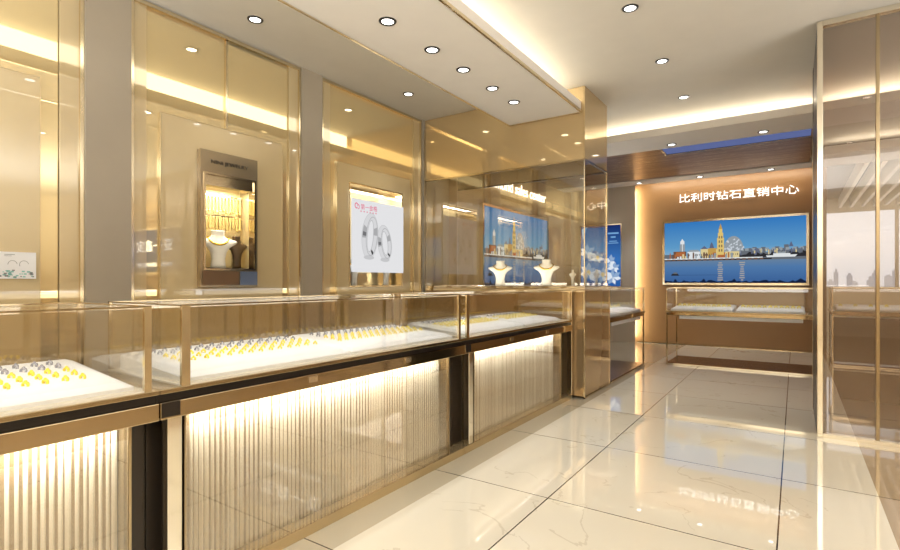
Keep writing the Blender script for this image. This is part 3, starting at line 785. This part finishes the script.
# ------------------------------------------------------------------ room beyond the partition
struct(box('ceiling_bulkhead', .30, 6.05, 7.75, 8.55, 2.66, 2.76, M['soffit']))
M['fin'] = pbr('pale_fin_paint', S(246, 238, 222), 0.6)
struct(box('ceiling_recess', .32, 6.05, 8.57, 13.96, 2.925, 2.945, M['brownpanel']))
for k in range(10):
    x = .80 + k * .19
    o = box('ceiling_fin', -.026, .026, -2.5, 2.5, -.11, .11, M['fin']); o.location = (x, 11.3, 2.80)
    tag(o, f'{ORD[k]} pale hanging ceiling fin from the left beyond the tinted glass', 'ceiling fin', 'pale ceiling fins beyond the tinted glass')
wn = MB()
wn.box(.30, 6.1, 14.0, 14.1, 0, .95, M['cream']); wn.box(.30, 6.1, 13.97, 14.1, .95, 1.0, M['cream']); wn.box(.30, 6.1, 14.0, 14.1, 2.62, ZC, M['cream'])
for k in range(5): wn.box(.30 + k * 1.43, .36 + k * 1.43, 14.02, 14.08, 1.0, 2.62, M['cream'])
struct(wn.build('window_1')); struct(box('window_2', .36, 6.05, 14.045, 14.05, 1.0, 2.62, glass('window_glass', (.98, .98, .98, 1), .04)))
struct(box('wall_far', -3.9, .30, 13.9, 14.2, 0, ZC, M['cream']))
struct(box('ground', -60, 120, 30, 220, -9.2, -9, pbr('hazy_ground', S(176, 176, 182), .9)))
hz = [emis('hazy_tower_%s' % n, S(*c), 1.0) for n, c in (('pale', (222, 222, 228)), ('mid', (208, 208, 216)), ('blue', (196, 198, 210)))]
rr = random.Random(21)
for k in range(26):
    x = -2 + k * .95 + rr.uniform(-.2, .2); h = rr.uniform(1.0, 2.7); w = rr.uniform(.45, .72)
    b = MB(); b.box(-w / 2, w / 2, -w / 2, w / 2, 0, 9 + h, None); b.box(-w / 4, w / 4, -w / 4, w / 4, 9 + h, 9 + h + rr.uniform(.1, .5), None)
    o = b.build('distant_tower', hz[k % 3]); o.location = (x, 80 + (k % 2) * 5, -9)
    tag(o, 'hazy grey tower block on the skyline beyond the far window', 'tower block', 'hazy towers on the skyline')

# ------------------------------------------------------------------ downlights
def downlight(loc, label, power=16, group=None, spot=True, size=.052):
    r = thing('downlight', label, 'downlight', loc, 0, group)
    b = MB(); prof = [(size * .70, -.001), (size * .74, -.006), (size, -.006), (size * 1.06, -.0005)]
    b.lathe(prof, 24, None, (0, 0, 0), False); b.build('trim_ring', M['black'], r)
    b = MB(); b.lathe([(size * .72, -.003), (.002, -.003)], 24, None, (0, 0, 0), False)
    b.build('lens', M['lamp'], r)
    if spot:
        l = bpy.data.lights.new('spot_bulb', 'SPOT'); l.energy = power; l.color = (.97, 1, 1.03); l.spot_size = math.radians(78); l.spot_blend = .7; l.shadow_soft_size = .035
        o = bpy.data.objects.new('spot_bulb', l); COL.objects.link(o); o.parent = r; o.location = (0, 0, -.02)
    return r
DLG = 'black rimmed ceiling downlights'
P1 = 19
for k, y in enumerate((2.377, 2.84, 3.239, 3.683, 4.074)):
    downlight((-2.07, y, 2.70), f'{ORD[k]} downlight from the camera along the pale suspended soffit', P1 * .8, DLG)
for k, y in enumerate((1.93, 1.48, .6, -.6)): downlight((-2.07, y, 2.70), 'soffit downlight above the nearest counter, behind the first one in view', P1 * .8, DLG)
for k, y in enumerate((2.207, 3.925)):
    downlight((-3.15, y, ZC), f'downlight above the {("lit niche", "ring poster")[k]} in the ceiling by the left wall', P1 * .8, DLG)
downlight((-3.15, .5, ZC), 'ceiling downlight by the left wall above the small swan poster', P1 * .8, DLG)
for k, y in enumerate((3.533, 4.531, 5.536)):
    downlight((-.922, y, ZC), f'{("nearest", "middle", "farthest")[k]} of the three downlights in the main ceiling', P1 * 1.5, DLG)
for y in (2.53, 1.5, .5, -1.0): downlight((-.922, y, ZC), 'main ceiling downlight nearer the shop front than the three in view', P1 * 1.2, DLG)
for x in (.6, 2.2):
    for y in (.4, 2.4): downlight((x, y, ZC), 'main ceiling downlight before the tinted glass partition', P1, DLG)
for k, x in enumerate((-1.19, -.281, -2.10)):
    downlight((x, 6.36, 2.70), f'{("middle", "right", "left")[k]} downlight under the cross beam', P1 * 2.2, DLG)
for k, x in enumerate((-1.261, -.30, -2.20)):
    downlight((x, 9.0, 2.785), f'{("middle", "right", "left")[k]} downlight in the narrow band above the back wall', P1 * 2.2, DLG)
for k, y in enumerate((5.2, 6.8, 7.3)): downlight((.75, y, ZC), f'{ORD[k]} downlight beyond the tinted glass partition', P1, DLG)

# ------------------------------------------------------------------ coves and fill
b = box('cove_light', -2.409, -2.402, -3.8, YT - .05, 2.80, 2.945, M['led']); tag(b, 'warm light bar on the left edge of the suspended soffit', 'light bar')
def cove(loc, ln, along, tilt, power, col=(1, 1, .94)):
    if along == 'y': light_area('cove_lamp', loc, (PI, tilt, 0), .06, ln, power, col)
    else: light_area('cove_lamp', loc, (PI + tilt, 0, 0), ln, .06, power, col)
cove((-2.08, .4, 2.825), 8.3, 'y', .9, 52)
cove((1.2, 6.44, 2.80), 9.6, 'x', .9, 42)
cove((3.2, 8.40, 2.785), 5.6, 'x', .9, 12)
light_area('corner_lamp', (-2.47, 9.62, 1.45), (PI / 2, 0, -1.15), .05, 2.7, 20, (1, .93, .70))
light_area('wall_wash', (-.9, 9.45, 2.86), (.75, 0, 0), 2.6, .05, 8, (1, .90, .72))
light_area('fill_down', (.4, -1.8, 2.90), (0, 0, 0), 3.0, 3.0, 60, (.93, 1, 1.09))  # overhead fill added behind the camera, no fixture
light_area('fill_up', (-2.9, -1.6, 1.2), (PI, 0, 0), 1.0, 2.6, 110, (.93, 1, 1.09))  # unseen upward fill added to lift the left ceiling
light_area('fill_up', (.8, -2.0, 1.2), (PI, 0, 0), 3.0, 2.5, 170, (.93, 1, 1.09))  # upward fill added behind the camera for the main ceiling
light_area('fill_up', (3.4, 2.0, 1.2), (PI, 0, 0), 2.5, 3.5, 250, (.93, 1, 1.09))  # upward fill added out of view on the right
#light_area('fill_down', (-3.0, 7.6, 2.78), (0, 0, 0), 0.8, 1.6, 10, (.93, 1, 1.09))
light_area('fill_down', (4.8, 11.0, 2.60), (0, 0, 0), 2.0, 4.0, 70, (.93, 1, 1.09))  # overhead fill added for the room beyond the partition
light_area('fill_up', (4.2, 11.0, 1.2), (PI, 0, 0), 2.0, 3.5, 150, (.93, 1, 1.09))  # unseen fill added below the fins to brighten them
light_area('fill_up', (3.8, 6.6, 1.2), (PI, 0, 0), 2.5, 2.5, 25, (.93, 1, 1.09))  # weak upward fill added just beyond the partition

# ------------------------------------------------------------------ world, camera
w = bpy.data.worlds.new('hazy_sky'); SC.world = w; w.use_nodes = True
bg = w.node_tree.nodes['Background']; bg.inputs[0].default_value = (.90, .93, 1.0, 1); bg.inputs[1].default_value = 1.35
cam = bpy.data.cameras.new('camera'); co = bpy.data.objects.new('camera', cam); COL.objects.link(co)
cam.sensor_width = 36; cam.lens = 510 * 36 / 900; cam.shift_y = 7 / 900; cam.clip_start = .02; cam.clip_end = 400
co.location = (0, 0, 1.1); co.rotation_euler = (PI / 2, 0, math.atan2(.5604, .8283))
SC.camera = co
SC.view_settings.view_transform = 'Standard'; SC.view_settings.look = 'None'; SC.view_settings.exposure = 0
cy = SC.cycles
cy.max_bounces = 14; cy.diffuse_bounces = 5; cy.glossy_bounces = 6; cy.transmission_bounces = 6; cy.transparent_max_bounces = 32
cy.sample_clamp_indirect = 6.0; cy.caustics_reflective = False; cy.caustics_refractive = False; cy.use_denoising = True

# ------------------------------------------------------------------ put each assembled thing's Empty at its base
for o in list(SC.objects):
    if o.type == 'EMPTY' and o.parent is None and o.location.length < 1e-6 and o.rotation_euler[2] == 0:
        lo = Vector((1e9,) * 3); hi = Vector((-1e9,) * 3)
        for c in o.children:
            if c.type == 'MESH':
                for v in c.data.vertices:
                    for i in range(3): lo[i] = min(lo[i], v.co[i]); hi[i] = max(hi[i], v.co[i])
        base = Vector(((lo.x + hi.x) / 2, (lo.y + hi.y) / 2, lo.z))
        o.location = base
        for c in o.children: c.matrix_parent_inverse = Matrix.Translation(-base)
